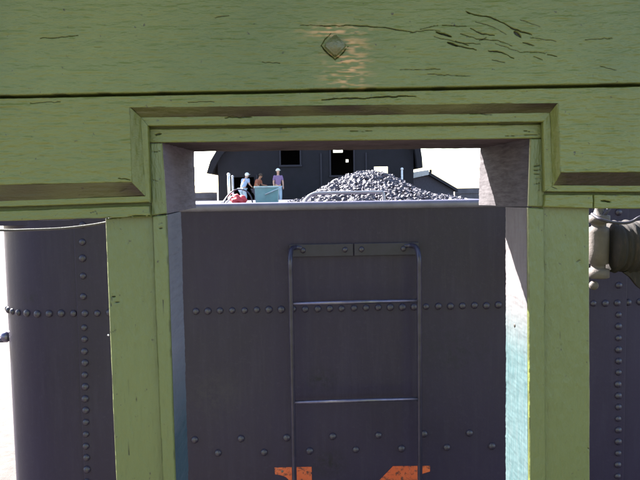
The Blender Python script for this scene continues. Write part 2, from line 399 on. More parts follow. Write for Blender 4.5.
# posts
r = Relief(); pk = dict(grain='v', amp=.0006, thick=.05, step=.0016)
B = 760
lpL, lpR = ((104.9, 218.5), (116, 480)), ((152.8, 214.5), (163.8, 480))
r.face(P(*lpL[0], PO), P(*lpR[0], PO), P(*ext(*lpR, B), PO), P(*ext(*lpL, B), PO), rnd=(1, .6, 1, 0), cracks=[([(112, 297), (115, 296.5)], 2.6, .003), ([(114, 303), (119, 302)], 2.2, .002), ([(112, 294), (111, 306)], .8, .001), ([(116, 330), (109, 334)], .8, .001), ([(135, 390), (137, 402)], 1, .001), ([(128, 440), (129, 455)], .9, .001)], k=9, **pk)
rpL, rpR = ((541.5, 205), (543.2, 480)), ((589.5, 206), (590.2, 480))
r.face(P(*rpL[0], PO), P(*rpR[0], PO), P(*ext(*rpR, B), PO), P(*ext(*rpL, B), PO), rnd=(.5, 1, 1, 0), cracks=[([(577, 262), (581, 260)], 1.6, .0015), ([(588, 448), (589.5, 450)], 2, .002), ([(560, 330), (561, 345)], .8, .001)], dents=[(579, 264, 3, 5, .0012)], k=10, **pk)
r.build('post', M_green_v, wall)
pk['thick'] = .006
r = Relief()
lsL, lsR = ((151.8, 216.4), (162.6, 480)), ((166.2, 214.8), (175, 480))
r.face(P(*lsL[0], C_), P(*lsR[0], C_), P(*ext(*lsR, B), C_), P(*ext(*lsL, B), C_), rnd=(1, 1, .7, 0), cracks=[([(158, 224), (162, 223.5)], 1.3, .001), ([(159, 228.5), (162.5, 228.2)], 2.2, .002), ([(163, 300), (163.5, 318)], .8, .001), ([(172, 400), (172.5, 415)], .8, .001)], k=11, **pk)
rsL, rsR = ((528.5, 207.6), (529.6, 480)), ((543.8, 208.4), (545.6, 480))
r.face(P(*rsL[0], C_+.001), P(*rsR[0], C_+.001), P(*ext(*rsR, B), C_+.001), P(*ext(*rsL, B), C_+.001), rnd=(1, .5, .7, 0), k=12, **pk)
r.build('doorway_casing', M_green_v, wall)
# door reveals
bm = bmesh.new()
def bk_(pxa, pxb, pya, pyb, ya, yb):
    a = P(pxa, (pya+pyb)/2, ya); b_ = P(pxb, (pya+pyb)/2, ya)
    box(bm, a.x, b_.x, ya, yb, P((pxa+pxb)/2, pyb, ya).z, P((pxa+pxb)/2, pya, ya).z)
bk_(-130, 770, -70, 136, 1.2375, 1.262)
bk_(-130, 158, 134, 216, 1.239, 1.260); bk_(536, 770, 130, 206, 1.2395, 1.2605)
bk_(116, 170, 217, 560, 1.287, 1.30); bk_(535, 586, 208, 560, 1.287, 1.30)
bmobj('backing_board', bm, M_green_h, wall)
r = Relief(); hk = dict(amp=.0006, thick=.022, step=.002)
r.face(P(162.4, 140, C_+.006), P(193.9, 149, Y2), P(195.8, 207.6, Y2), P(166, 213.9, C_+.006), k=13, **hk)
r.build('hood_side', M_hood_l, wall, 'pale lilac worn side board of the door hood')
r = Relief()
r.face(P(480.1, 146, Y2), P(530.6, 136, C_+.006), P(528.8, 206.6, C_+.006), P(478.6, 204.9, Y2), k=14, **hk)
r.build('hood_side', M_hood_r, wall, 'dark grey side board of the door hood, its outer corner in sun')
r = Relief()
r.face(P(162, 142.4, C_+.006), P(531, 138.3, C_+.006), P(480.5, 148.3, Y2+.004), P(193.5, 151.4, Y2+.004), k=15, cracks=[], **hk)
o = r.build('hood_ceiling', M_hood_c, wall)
r = Relief()
def downto(a, b_, Y, z): # line px a-b on plane Y extended to height z
    p, q = P(*a, Y), P(*b_, Y); t = (z-p.z)/(q.z-p.z); return p+(q-p)*t
zb = EYE-1.05; jk = dict(amp=.0005, thick=.018, step=.002)
r.face(P(166.3, 215.2, C_+.006), P(181, 211.4, Y1), downto((181, 211), (188.6, 480), Y1, zb), downto((166.3, 215), (175.1, 480), C_+.006, zb), k=2, **jk)
r.build('door_jamb', M_jamb_l, wall, 'left door jamb, lilac paint turning dark teal lower down')
r = Relief()
r.face(P(505.5, 207.0, Y1), P(528.4, 207.8, C_+.006), downto((528.4, 208), (529.5, 480), C_+.006, zb), downto((505.5, 207), (505.9, 480), Y1, zb), k=4, **jk)
r.build('door_jamb', M_jamb_r, wall, 'right door jamb with pale teal paint in sun')
M_nail = simple('nail_metal', (.10, .09, .08), .4, .6)
def nail(px, py, Y, nx, rad=.003, mt=M_nail):
    bm = bmesh.new(); bmesh.ops.create_uvsphere(bm, u_segments=12, v_segments=8, radius=rad)
    q = P(px, py, Y)
    for v in bm.verts:
        if abs(nx): v.co.x *= .35
        else: v.co.y *= .35
        v.co += q
    bmobj('nail_head', bm, mt, wall, True)
nail(178.3, 334.5, 1.338, 1, .0042); nail(178, 340.5, 1.336, 1, .0032); nail(514.6, 325.5, 1.318, 1, .0045)
nail(108.3, 335.2, PO-.001, 0, .0018, simple('bare_steel', (.7, .7, .7), .3, .8))
# rest of the wall below the view: sill rails, wainscot, outer posts
bm = bmesh.new()
zs = EYE-.80
def wbox(x0, x1, y0, y1, z0, z1): box(bm, x0, x1, y0, y1, z0, z1, .003)
xL = P(110, 400, PO).x; xR = P(590, 400, PO).x
xl2 = P(-110, 300, PO).x; xr2 = P(745, 300, PO).x
wbox(xl2, xL+.02, PO+.006, PO+.05, zs-.08, zs); wbox(xl2, xL+.02, PO+.015, PO+.04, FLOOR, zs-.081)
wbox(xR-.02, xr2, PO+.006, PO+.05, zs-.08, zs); wbox(xR-.02, xr2, PO+.015, PO+.04, FLOOR, zs-.081)
wbox(xl2-.5, xl2-.001, PO, PO+.05, FLOOR, EYE+.55); wbox(xr2+.001, xr2+.5, PO, PO+.05, FLOOR, EYE+.55)
wbox(P(112, 600, PO).x, P(178, 600, PO).x, PO+.003, PO+.05, FLOOR, P(130, 758, PO).z); wbox(P(531, 600, PO).x, P(590, 600, PO).x, PO+.003, PO+.05, FLOOR, P(560, 758, PO).z)
bmobj('wainscot', bm, M_green_v, wall)
# unseen roof added above the viewer to cut sky light on the wall
bm = bmesh.new(); box(bm, xl2-.3, xr2+.3, .55, PO+.3, EYE+.78, EYE+.82); bmobj('vestibule_roof', bm, M_green_v, wall)
# platform floor
bm = bmesh.new()
for i in range(16):
    x0 = -1.2+i*.15; box(bm, x0, x0+.146, -1.2, 1.6, FLOOR-.05, FLOOR-.001, .003)
setp(bmobj('platform_floor', bm, simple('worn_planks', (.16, .12, .09), .8, 0, .3, 8)), kind='structure')

# ------------------------------------------------------------------ cable across the left opening
bm = bmesh.new()
tube(bm, smoothpts([P(-125, 222, 1.30), P(-60, 228, 1.30), P(0, 230.2, 1.30), P(30, 229.8, 1.30), P(60, 228.6, 1.30), P(85, 226, 1.30), P(107, 222.3, 1.30), P(125, 217, 1.30)], 8), .0024, 10)
setp(bmobj('cable', bm, simple('black_rubber', (.03, .03, .035), .25, 0, .1), None, True), 'thin black cable sagging across the top of the left opening', 'cable')

# ------------------------------------------------------------------ tender
YT = 2.65
def tender_mat():
    m, n, l, b = mat('black_tender_paint')
    a = noise(n, l, 1.6, 5); f = noise(n, l, 60, 6, .7); st = noise(n, l, 7, 6, .7, (5, 5, .5)); sc = noise(n, l, 16, 8, .75, (1, 1, 1.6))
    c = ramp(n, l, a, [(.25, (.0130, .0080, .0245)), (.75, (.0215, .0138, .037))])
    c = mixc(n, l, ramp(n, l, st, [(.5, 0), (.75, .35)]), c, (.034, .027, .052))
    c = mixc(n, l, ramp(n, l, f, [(.55, 0), (.75, .4)]), c, (.038, .031, .056))
    c = mixc(n, l, ramp(n, l, sc, [(.28, .8), (.36, 0)]), c, (.022, .018, .028))
    tc = n.new('ShaderNodeTexCoord')
    for (px, py, rx, col) in ((322, 379, .085, (.008, .006, .012)), (330, 462, .10, (.010, .008, .014)), (30, 298, .05, (.010, .008, .014)), (215, 395, .16, (.026, .020, .036)), (455, 350, .2, (.014, .011, .024))):
        q = P(px, py, YT); mp = n.new('ShaderNodeMapping'); mp.vector_type = 'TEXTURE'; mp.inputs['Location'].default_value = (q.x, q.y, q.z); mp.inputs['Scale'].default_value = (rx, .3, rx*.75)
        l.new(tc.outputs['Object'], mp.inputs[0]); vl = n.new('ShaderNodeVectorMath'); vl.operation = 'LENGTH'; l.new(mp.outputs[0], vl.inputs[0])
        fa = n.new('ShaderNodeMath'); fa.operation = 'SUBTRACT'; fa.inputs[0].default_value = 1; fa.use_clamp = True; l.new(vl.outputs['Value'], fa.inputs[1])
        ff = n.new('ShaderNodeMath'); ff.operation = 'MULTIPLY'; l.new(fa.outputs[0], ff.inputs[0]); l.new(ramp(n, l, noise(n, l, 38, 8, .8), [(.45, 0), (.58, 1)]), ff.inputs[1])
        c = mixc(n, l, ff.outputs[0], c, col)
    drip = noise(n, l, 11, 7, .75, (4, 4, .18))
    c = mixc(n, l, ramp(n, l, drip, [(.55, 0), (.8, .5)]), c, (.032, .026, .043))
    l.new(c, b.inputs['Base Color']); l.new(ramp(n, l, a, [(.3, .42), (.7, .58)]), b.inputs['Roughness']); b.inputs['Specular IOR Level'].default_value = .3
    mm = n.new('ShaderNodeMath'); mm.operation = 'MULTIPLY_ADD'; mm.inputs[1].default_value = 3; l.new(a, mm.inputs[0]); l.new(f, mm.inputs[2])
    bump(n, l, b, mm.outputs[0], .35, .0015)
    return m
M_tend = tender_mat()
M_rung = simple('worn_black_bar', (.12, .11, .17), .3, .75, .3, 30, .15, .0005)
M_string = simple('black_stringer', (.035, .03, .055), .35, .3, .3, 30, .15, .0005)
M_strap = simple('black_strap', (.016, .012, .026), .6, 0, .3, 30, .15, .0005)
xc = P(352, 308, YT).x; Wd = xc - P(1, 300, YT+.14).x; RC = .25
ztop = P(340, 207, YT).z; zbot = .95
tender = thing('tender', 'black riveted locomotive tender with rear ladder and orange figures, beyond the doorway', 'tender', (xc, YT+2.6, 0))
YB = YT+5.2
def outline(off=0, n=14, back=True):
    pts = []
    for k in range(n+1):
        t = math.pi/2*k/n
        pts.append((xc-Wd-off+(RC+off)*(1-math.cos(t)), YT-off+(RC+off)*(1-math.sin(t))))
    for k in range(n+1):
        t = math.pi/2*(1-k/n)
        pts.append((xc+Wd+off-(RC+off)*(1-math.cos(t)), YT-off+(RC+off)*(1-math.sin(t))))
    if back: pts = [(xc-Wd-off, YB)]+pts+[(xc+Wd+off, YB)]
    return pts
DK = EYE-.10
bm = bmesh.new()
def shell(o, z0, z1, t=.008):
    a = outline(o); b2 = outline(o-t)
    for i in range(len(a)-1):
        A = [bm.verts.new((a[i][0], a[i][1], z0)), bm.verts.new((a[i+1][0], a[i+1][1], z0)), bm.verts.new((a[i+1][0], a[i+1][1], z1)), bm.verts.new((a[i][0], a[i][1], z1))]
        Bv = [bm.verts.new((b2[i][0], b2[i][1], z0)), bm.verts.new((b2[i+1][0], b2[i+1][1], z0)), bm.verts.new((b2[i+1][0], b2[i+1][1], z1)), bm.verts.new((b2[i][0], b2[i][1], z1))]
        bm.faces.new(A); bm.faces.new(Bv[::-1]); bm.faces.new((A[3], A[2], Bv[2], Bv[3])); bm.faces.new((A[1], A[0], Bv[0], Bv[1]))
shell(0, zbot, DK-.001)
YBs = YB; YB = YT+.45
shell(0, DK, ztop); ol_short = outline(.004); YB = YBs
bmesh.ops.remove_doubles(bm, verts=bm.verts, dist=1e-5)
me = bpy.data.meshes.new('tank_body'); bmesh.ops.recalc_face_normals(bm, faces=bm.faces); bm.to_mesh(me); bm.free()
body = link('tank_body', me, M_tend, tender, True)
try: me.set_sharp_from_angle(angle=math.radians(35))
except Exception: pass
# proud centre sheet between the two vertical seams
xs0, xs1 = PX(77, P(77, 300, YT).z, YT), PX(626, P(626, 300, YT).z, YT)
bm = bmesh.new(); box(bm, xs0, xs1, YT-.010, YT+.002, zbot+.01, ztop-.002, .004)
bmobj('rear_plate', bm, M_tend, tender)
YF = YT-.010
# deck
DK = EYE-.10
bm = bmesh.new(); box(bm, xc-Wd+.01, xc+Wd-.01, YT+.01, YB, DK-.02, DK)
box(bm, xc-Wd+.01, xc+Wd-.01, YB-.02, YB-.001, zbot, DK-.021)
bmobj('deck', bm, M_tend, tender)
# rim bead round the top
bm = bmesh.new(); ol = ol_short
tube(bm, [(p[0], p[1], ztop+.006) for p in ol], .017, 16)
rim = bmobj('rim', bm, simple('worn_rim_steel', (.12, .11, .165), .4, 0, .25, 15, .2, .001), tender, True)
# rivets
M_riv = simple('rivet_paint', (.026, .020, .037), .36, 0, .2, 40, .1, .0005)
rbm = bmesh.new()
bmesh.ops.create_uvsphere(rbm, u_segments=14, v_segments=10, radius=1)
bmesh.ops.delete(rbm, geom=[v for v in rbm.verts if v.co.z < -.01], context='VERTS')
for v in rbm.verts: v.co = Vector((v.co.x*.0148, -v.co.z*.0112, v.co.y*.0148))
bmesh.ops.recalc_face_normals(rbm, faces=rbm.faces)
rme = bpy.data.meshes.new('rivet'); rbm.to_mesh(rme); rbm.free(); rme.materials.append(M_riv)
rme.polygons.foreach_set('use_smooth', [True]*len(rme.polygons))
nriv = [0]
def rivet(x, y, z, rot=0, sc=1):
    nriv[0] += 1
    o = bpy.data.objects.new('rivet', rme); COL.objects.link(o); o.parent = tender
    o.matrix_parent_inverse = Matrix.Translation(-tender.location)
    o.location = (x+random.uniform(-.0012, .0012), y, z+random.uniform(-.0012, .0012)); o.rotation_euler = (0, 0, rot); s = sc*random.uniform(.9, 1.07); o.scale = (s, s, s)
zrow = P(344, 307.8, YT).z
sp = P(400, 308, YF).x-P(400-12.06, 308, YF).x
x208 = P(208, 310.5, YF).x
xflat = xc-Wd+RC
for k in range(0, 40):
    x = x208+k*sp
    if x > xc+Wd-RC: break
    pxk = 208+12.06*k
    if 510 < pxk < 588 or (pxk > 655): continue
    rivet(x, YF if x < xs1 else YT, zrow)
for k in range(1, 30):
    x = x208-k*sp
    pxk = 208-12.06*k
    if 112 < pxk < 186: continue
    if x > xflat: rivet(x, YF if x > xs0 else YT, zrow)
    else:
        t = (xflat-x)/RC
        if t > 1.5: break
        rivet(xflat-RC*math.sin(t), YT+RC*(1-math.cos(t)), zrow, -t)
for side, pxs, pys in (('l', lambda y: 82.2+(y-225)*.0185, [225, 242, 258.5, 276, 296.5]+[327.5+11.85*i for i in range(14)]),
                       ('r', lambda y: 618.5+(y-300)*-.004, [212, 285.5]+[315+11.5*i for i in range(15)])):
    for y in pys:
        q = P(pxs(y), y, YF); rivet(PX(pxs(300), q.z, YF) if 0 else q.x, YF, q.z)
zz1, zz2 = P(343, 436, YF).z, P(343, 450, YF).z
x0 = P(194.5, 438.5, YF).x; dx = (P(492, 445, YF).x-x0)/13
for i in range(14): rivet(x0+dx*i, YF, zz1 if i % 2 == 0 else zz2, 0, 1.05)
print('rivets', nriv[0])
# ladder
lad = bpy.data.objects.new('ladder', None); COL.objects.link(lad); lad.parent = tender; lad.matrix_parent_inverse = Matrix.Translation(-tender.location)
YL = 2.555
zst = P(353, 249.5, YF-.01).z; zstt = P(353, 243.4, YF-.01).z; zstb = P(353, 256, YF-.01).z
xa, xb_ = P(291, 300, YL).x, P(419.2, 300, YL).x
zlow = EYE-1.45
def lchild(name, bm, m, sm=True):
    o = bmobj(name, bm, m, None, sm); o.parent = lad; o.matrix_parent_inverse = Matrix.Translation(-tender.location); return o
lad.location = (0, 0, 0)
lad.matrix_parent_inverse = Matrix.Identity(4)
for x, s in ((xa, 1), (xb_, -1)):
    bm = bmesh.new()
    pts = smoothpts([(x+s*.045, YF-.006, zst+.010), (x+s*.022, YF-.012, zst+.012), (x+s*.004, YF-.045, zst+.006), (x, YL, zst-.03), (x, YL, zst-.09)], 6)
    tube(bm, pts+[(x, YL, zlow), (x, YL+.02, zlow-.03), (x, YF, zlow-.04)], .0098, 12)
    lchild('stringer', bm, M_string)
zr1 = P(355, 302, YL).z; dzr = (P(355, 302, YL)-P(355, 400.5, YL)).z
for k in range(4):
    bm = bmesh.new(); z = zr1-k*dzr
    if z < zlow: break
    tube(bm, [(xa+.002, YL, z-.002), (xb_-.002, YL, z+.001)], .0078, 12)
    lchild('rung', bm, M_rung)
xm = P(353.5, 249, YF).x
for x0_, x1_ in ((P(289.5, 249, YF).x, xm-.0022), (xm+.0022, P(418.5, 249, YF).x)):
    bm = bmesh.new(); box(bm, x0_, x1_, YF-.012, YF-.001, zstb, zstt, .0025); lchild('strap', bm, M_strap, False)
for px, py in ((303, 249.5), (345, 249.5), (361.5, 248.5), (403.5, 248.5)):
    bm = bmesh.new(); q = P(px, py, YF-.012)
    bmesh.ops.create_uvsphere(bm, u_segments=14, v_segments=10, radius=.011)
    for v in bm.verts: v.co.y *= .75; v.co += Vector((q.x, YF-.012, zst+(random.random()-.5)*.003))
    lchild('bolt', bm, M_riv)
# orange figures
mo, n, l, b = mat('orange_paint')
f = noise(n, l, 45, 8, .75); g = noise(n, l, 9, 5, .6)
c = ramp(n, l, g, [(.3, (.44, .062, .02)), (.7, (.54, .105, .032))])
c = mixc(n, l, ramp(n, l, f, [(.40, 1), (.49, 0)]), c, (.05, .016, .016))
c = mixc(n, l, ramp(n, l, noise(n, l, 20, 6, .7, (6, 1, .6)), [(.55, 0), (.75, .5)]), c, (.35, .13, .10))
l.new(c, b.inputs['Base Color']); b.inputs['Roughness'].default_value = .5; M_or = mo
def fig(outl, hole=None):
    bm = bmesh.new()
    def pt(q): w_ = P(q[0], q[1], YF-.001); return (w_.x, w_.z)
    prism(bm, [pt(q) for q in outl], YF-.0012, YF+.001)
    bmobj('painted_figure', bm, M_or, tender)
fig([(274.5, 467.6), (311.6, 466.8), (313.5, 566), (324, 570), (324, 578), (284, 579), (284, 571), (294, 567), (292, 486), (290, 481), (286, 477.2), (281, 475.2), (275, 474.4)])
bm = bmesh.new()
def pt(q): w_ = P(q[0], q[1], YF-.001); return (w_.x, w_.z)
for poly in ([(393, 466.2), (430, 465.8), (430, 471.5), (423, 473.5), (419.5, 476), (420, 488), (397, 500), (372, 535), (349, 535), (349, 521), (371, 489)],
             [(397, 500.01), (420, 488.01), (421, 535), (398, 535)],
             [(349, 535.01), (436, 535.01), (436, 548), (349, 548)], [(398, 548.01), (421, 548.01), (422, 578), (398, 578)]):
    prism(bm, [pt(q) for q in poly], YF-.0012, YF+.001)
bmobj('painted_figure', bm, M_or, tender)
nailp = P(282.3, 471.3, YF)
bm = bmesh.new(); bmesh.ops.create_uvsphere(bm, u_segments=10, v_segments=6, radius=.0055)
for v in bm.verts: v.co.y *= .4; v.co += Vector((nailp.x, YF-.001, nailp.z))
bmobj('screw_head', bm, M_nail, tender, True)
# side grab handle at left
bm = bmesh.new(); q = P(4.5, 336, YT+.2)
hx = xc-Wd-.004
tube(bm, [(hx+.01, YT+.17, q.z-.012), (hx-.25, YT+.17, q.z-.016)], .009, 10)
bmesh.ops.create_uvsphere(bm, u_segments=12, v_segments=8, radius=.024, matrix=Matrix.Translation((hx+.004, YT+.17, q.z+.004)))
bmobj('grab_handle', bm, M_rung, tender, True)
# short bar over the coal behind the rim
bm = bmesh.new()
g0 = [P(304, 205, 2.78), P(307, 198.5, 2.78), P(312, 194.5, 2.78), P(320, 193.2, 2.78), P(350, 192.6, 2.78), P(378, 192.2, 2.78), P(383, 193.5, 2.78), P(384, 204, 2.78)]
tube(bm, smoothpts(g0, 5), .0068, 12)
for p_ in (g0[0], g0[-1]): tube(bm, [(p_.x, 2.78, p_.z+.005), (p_.x, 2.78, DK)], .0085, 12)
bmobj('deck_rail', bm, simple('grey_rail', (.30, .29, .33), .35, .3), tender, True)
# buffer beam and underframe, wheels just out of view
bm = bmesh.new(); box(bm, xc-Wd-.02, xc+Wd+.02, YT-.03, YT+.12, .72, zbot-.005, .01); box(bm, xc-.6, xc+.6, YT+.13, YB, .68, zbot-.005, .01)
bmobj('underframe', bm, M_tend, tender)
wme = None
for y in (YT+1.0, YT+2.4, YT+3.8):
    for sx in (-.72, .72):
        bm = bmesh.new()
        bmesh.ops.create_cone(bm, cap_ends=True, segments=36, radius1=.42, radius2=.40, depth=.1, matrix=Matrix.Translation((xc+sx, y, .42)) @ Matrix.Rotation(math.pi/2, 4, 'Y'))
        bmobj('wheel', bm, M_tend, tender)

# ------------------------------------------------------------------ coal
M_coal = simple('coal', (.066, .060, .082), .75, 0, .3, 30, .3, .004)
YCc = 4.3
prof = [(285, 204), (305, 199), (318, 191), (330, 184), (340, 178.5), (352, 174.5), (362, 172), (372, 172), (384, 175), (394, 181), (406, 188.5), (418, 193), (432, 194.5), (444, 197), (455, 203)]
pxs_ = np.array([P(a, b_, YCc).x for a, b_ in prof]); pzs_ = np.array([P(a, b_, YCc).z for a, b_ in prof])
def heap(x, y):
    h = np.interp(x, pxs_, pzs_-DK, left=0, right=0)
    f = max(0, 1-((y-YCc)/(1.35 if y < YCc else 1.8))**2)
    return max(0, h)*f
bm = bmesh.new()
rg = random.Random(3)
g = 60
vs = {}
for i in range(g+1):
    for j in range(g+1):
        x = pxs_[0]-.1+(pxs_[-1]-pxs_[0]+.2)*i/g; y = YCc-1.4+3.3*j/g
        vs[i, j] = bm.verts.new((x, y, DK+.004+max(0, heap(x, y)-.03)+rg.uniform(-.004, .004)))
for i in range(g):
    for j in range(g): bm.faces.new((vs[i, j], vs[i+1, j], vs[i+1, j+1], vs[i, j+1]))
proto = []
for q in range(10):
    b3 = bmesh.new(); pts = []
    for _ in range(11):
        v = Vector((rg.gauss(0, 1), rg.gauss(0, 1), rg.gauss(0, 1))).normalized()*rg.uniform(.8, 1.1); pts.append(b3.verts.new((v.x*1.2, v.y, v.z*.8)))
    bmesh.ops.convex_hull(b3, input=pts)
    b3.verts.ensure_lookup_table(); b3.verts.index_update()
    proto.append(([v.co.copy() for v in b3.verts if v.link_faces], [[v.index for v in f.verts] for f in b3.faces], [v.index for v in b3.verts if v.link_faces])); b3.free()
for _ in range(9000):
    x = rg.uniform(pxs_[0]-.05, pxs_[-1]+.05); y = rg.uniform(YCc-1.35, YCc+1.2); h = heap(x, y)
    if h < .004 and rg.random() > .12: continue
    s = rg.uniform(.006, .016)*(1.4 if rg.random() < .12 else 1)
    cos, fcs, ids = proto[rg.randrange(10)]
    mt = Matrix.Translation((x, y, DK+h-.012+rg.uniform(0, .012))) @ Matrix.Rotation(rg.uniform(0, 6.28), 4, Vector((rg.random(), rg.random(), rg.random()+.1)).normalized()) @ Matrix.Diagonal((s, s, s, 1))
    nv = {i: bm.verts.new(mt @ co) for i, co in zip(ids, cos)}
    for f in fcs: bm.faces.new([nv[i] for i in f])
o = bmobj('coal', bm, M_coal)
setp(o, 'heap of grey coal lumps piled on top of the tender', 'coal', kind='stuff')

# ------------------------------------------------------------------ things lying on the tender top
# teal bin
M_teal = simple('teal_plastic', (.16, .34, .33), .45, 0, .15, 20)
YX = 5.0
t = thing('storage_bin', 'small teal bin with slanting handle on the tender top, left of the coal', 'bin', (P(266, 203, YX).x, YX, DK))
bm = bmesh.new()
x0, x1 = P(254.8, 200, YX).x, P(278.5, 200, YX).x; zt = P(266, 187.5, YX).z
def frust(bm, x0, x1, y0, y1, z0, z1, ins):
    a = [bm.verts.new(v) for v in ((x0+ins, y0+ins, z0), (x1-ins, y0+ins, z0), (x1-ins, y1-ins, z0), (x0+ins, y1-ins, z0))]
    c = [bm.verts.new(v) for v in ((x0, y0, z1), (x1, y0, z1), (x1, y1, z1), (x0, y1, z1))]
    bm.faces.new(a[::-1])
    for i in range(4): bm.faces.new((a[i], a[(i+1) % 4], c[(i+1) % 4], c[i]))
    e = [bm.verts.new(v) for v in ((x0+.006, y0+.006, z1), (x1-.006, y0+.006, z1), (x1-.006, y1-.006, z1), (x0+.006, y1-.006, z1))]
    f = [bm.verts.new(v) for v in ((x0+ins+.006, y0+ins+.006, z0+.01), (x1-ins-.006, y0+ins+.006, z0+.01), (x1-ins-.006, y1-ins-.006, z0+.01), (x0+ins+.006, y1-ins-.006, z0+.01))]
    for i in range(4):
        bm.faces.new((c[i], c[(i+1) % 4], e[(i+1) % 4], e[i])); bm.faces.new((e[i], e[(i+1) % 4], f[(i+1) % 4], f[i]))
    bm.faces.new(f)
frust(bm, x0, x1, YX, YX+.15, DK, zt, .006); bmobj('tub', bm, M_teal, t)
bm = bmesh.new(); box(bm, x0-.006, x1+.004, YX-.008, YX+.002, zt-.002, zt+.010, .002); bmobj('rim', bm, simple('pale_teal_plastic', (.32, .48, .47), .4), t)
bm = bmesh.new(); tube(bm, [P(265, 194.5, YX-.012), P(279.5, 188, YX-.012)], .0055, 8); bmobj('handle', bm, simple('pale_teal_handle', (.36, .5, .5), .4), t, True)
# red sack bundle with a black hoop
YR = 4.7
bm = bmesh.new()
cx = P(239, 199, YR)
bmesh.ops.create_icosphere(bm, subdivisions=4, radius=1)
for v in bm.verts:
    c = v.co; k = 1+.16*math.sin(c.x*6+c.z*4)+.10*math.sin(c.y*9+c.x*5)+.05*math.sin(c.z*17+c.x*11)
    v.co = Vector((cx.x+c.x*.055*k, YR+c.y*.05*k, DK+.035+c.z*.045*k*(1 if c.z > 0 else .75)+(-c.x)*.006))
setp(bmobj('bag', bm, simple('red_cloth', (.62, .06, .07), .7, 0, .2, 30), None, True), 'crumpled red cloth bag lying on the tender top beside the teal bin', 'bag')
bm = bmesh.new()
tube(bm, smoothpts([P(222, 206, YR-.07), P(225.5, 200, YR-.06), P(229, 194.5, YR-.05), P(234, 190.5, YR-.04), P(240, 189.2, YR-.03), P(246, 191, YR-.03), P(250, 195, YR-.03), P(252, 200, YR-.03), P(253, 206, YR-.03)], 5), .0048, 10)
setp(bmobj('hose', bm, simple('hose_rubber', (.03, .03, .05), .4), None, True), 'dark arched hose standing over the red bag on the tender top', 'hose')
bm = bmesh.new()
tube(bm, smoothpts([P(219, 204.5, YR+.02), P(224, 201, YR+.02), P(227, 197, YR+.03), P(231, 193, YR+.04), P(234, 195, YR+.04), P(236, 199, YR+.05)], 4), .006, 8)
tube(bm, smoothpts([P(225, 204, YR-.02), P(229, 200, YR-.02), P(232, 196.5, YR), P(235, 199, YR)], 4), .005, 8)
setp(bmobj('rope', bm, simple('white_rope', (.7, .68, .66), .8), None, True), 'short white rope coiled behind the red bag on the tender top', 'rope')

# ------------------------------------------------------------------ pipe with pale valve at right
YV = 2.25
t = thing('lagged_pipe', 'dark brown wrapped pipe with pale metal valve end, right of the post', 'pipe', P(615, 245, YV))
M_pale = simple('pale_cast_metal', (.065, .051, .046), .75, 0, .25, 25, .5, .003)
xv = P(598.5, 245, YV).x
def lathe(bm, cx_, cy, prof_, n=28, axis='z'):
    rings = []
    for z, rr in prof_:
        if axis == 'z': rings.append([bm.verts.new((cx_+rr*math.cos(6.2832*k/n), cy+rr*math.sin(6.2832*k/n), z)) for k in range(n)])
        else: rings.append([bm.verts.new((z, cx_+rr*math.cos(6.2832*k/n), cy+rr*math.sin(6.2832*k/n))) for k in range(n)])
    for A, B_ in zip(rings, rings[1:]):
        for k in range(n): bm.faces.new((A[k], A[(k+1) % n], B_[(k+1) % n], B_[k]))
    bm.faces.new(rings[0][::-1]); bm.faces.new(rings[-1])
zp = lambda y: P(600, y, YV).z
bm = bmesh.new()
lathe(bm, xv, YV, [(zp(278), .030), (zp(277), .037), (zp(269), .037), (zp(268), .024), (zp(264.5), .024), (zp(263.5), .033), (zp(250), .0345), (zp(232), .0345), (zp(227.5), .033), (zp(226.5), .024), (zp(223.5), .024), (zp(222.5), .036), (zp(215.5), .036), (zp(214.5), .020), (zp(209), .014), (zp(206), .014)])
bmobj('valve_body', bm, M_pale, t, True)
bm = bmesh.new()
bmesh.ops.create_uvsphere(bm, u_segments=16, v_segments=10, radius=.016, matrix=Matrix.Translation((P(592.5, 285, YV).x, YV-.01, P(592, 285, YV).z)))
bmobj('drain_plug', bm, M_pale, t, True)
ml, n, l, b = mat('wrapped_lagging')
f = noise(n, l, 30, 8, .75, (3, 1, .6)); g = noise(n, l, 5, 4)
l.new(ramp(n, l, f, [(.3, (.004, .0025, .002)), (.55, (.013, .0075, .006)), (.75, (.055, .030, .021))]), b.inputs['Base Color']); b.inputs['Roughness'].default_value = .85
bump(n, l, b, f, .9, .006)
bm = bmesh.new()
xa_, xz_ = P(609.5, 245, YV).x, P(720, 245, YV).x; zc = P(625, 247, YV).z
pr = []
nn = 60
for i in range(nn+1):
    x = xa_+(xz_-xa_)*i/nn; t_ = i/nn
    rr = .086 + .0035*math.sin(i*1.9)+.003*math.sin(i*.7) + (.012*t_)
    if i == 0: rr = .06
    if i == 1: rr = .08
    pr.append((x, rr))
rings = []
for x, rr in pr:
    rings.append([bm.verts.new((x, YV+.02+rr*math.cos(6.2832*k/40), zc+(rr+.002*math.sin(k*.9+x*40))*math.sin(6.2832*k/40))) for k in range(40)])
for A, B_ in zip(rings, rings[1:]):
    for k in range(40): bm.faces.new((A[k], A[(k+1) % 40], B_[(k+1) % 40], B_[k]))
bm.faces.new(rings[0][::-1]); bm.faces.new(rings[-1])
bmobj('lagging', bm, ml, t, True)
bm = bmesh.new()
prism(bm, [(P(a, b_, YV).x, P(a, b_, YV).z) for a, b_ in ((622, 272), (633, 268), (662, 268), (662, 297), (652, 296), (643, 291), (636, 286), (629, 277))], YV-.012, YV+.004)
bmobj('cloth_flap', bm, ml, t)
bm = bmesh.new()
tube(bm, smoothpts([P(592, 214, YV-.04), P(600, 219, YV-.08), P(612, 222.2, YV-.09), P(625, 223, YV-.09), P(633, 221, YV-.09), P(640, 217, YV-.09), P(655, 212, YV-.07)], 5), .005, 10)
tube(bm, [P(601, 220, YV-.02), P(612, 204, YV-.02)], .007, 10)
bmobj('clamp_wire', bm, M_strap, t, True)
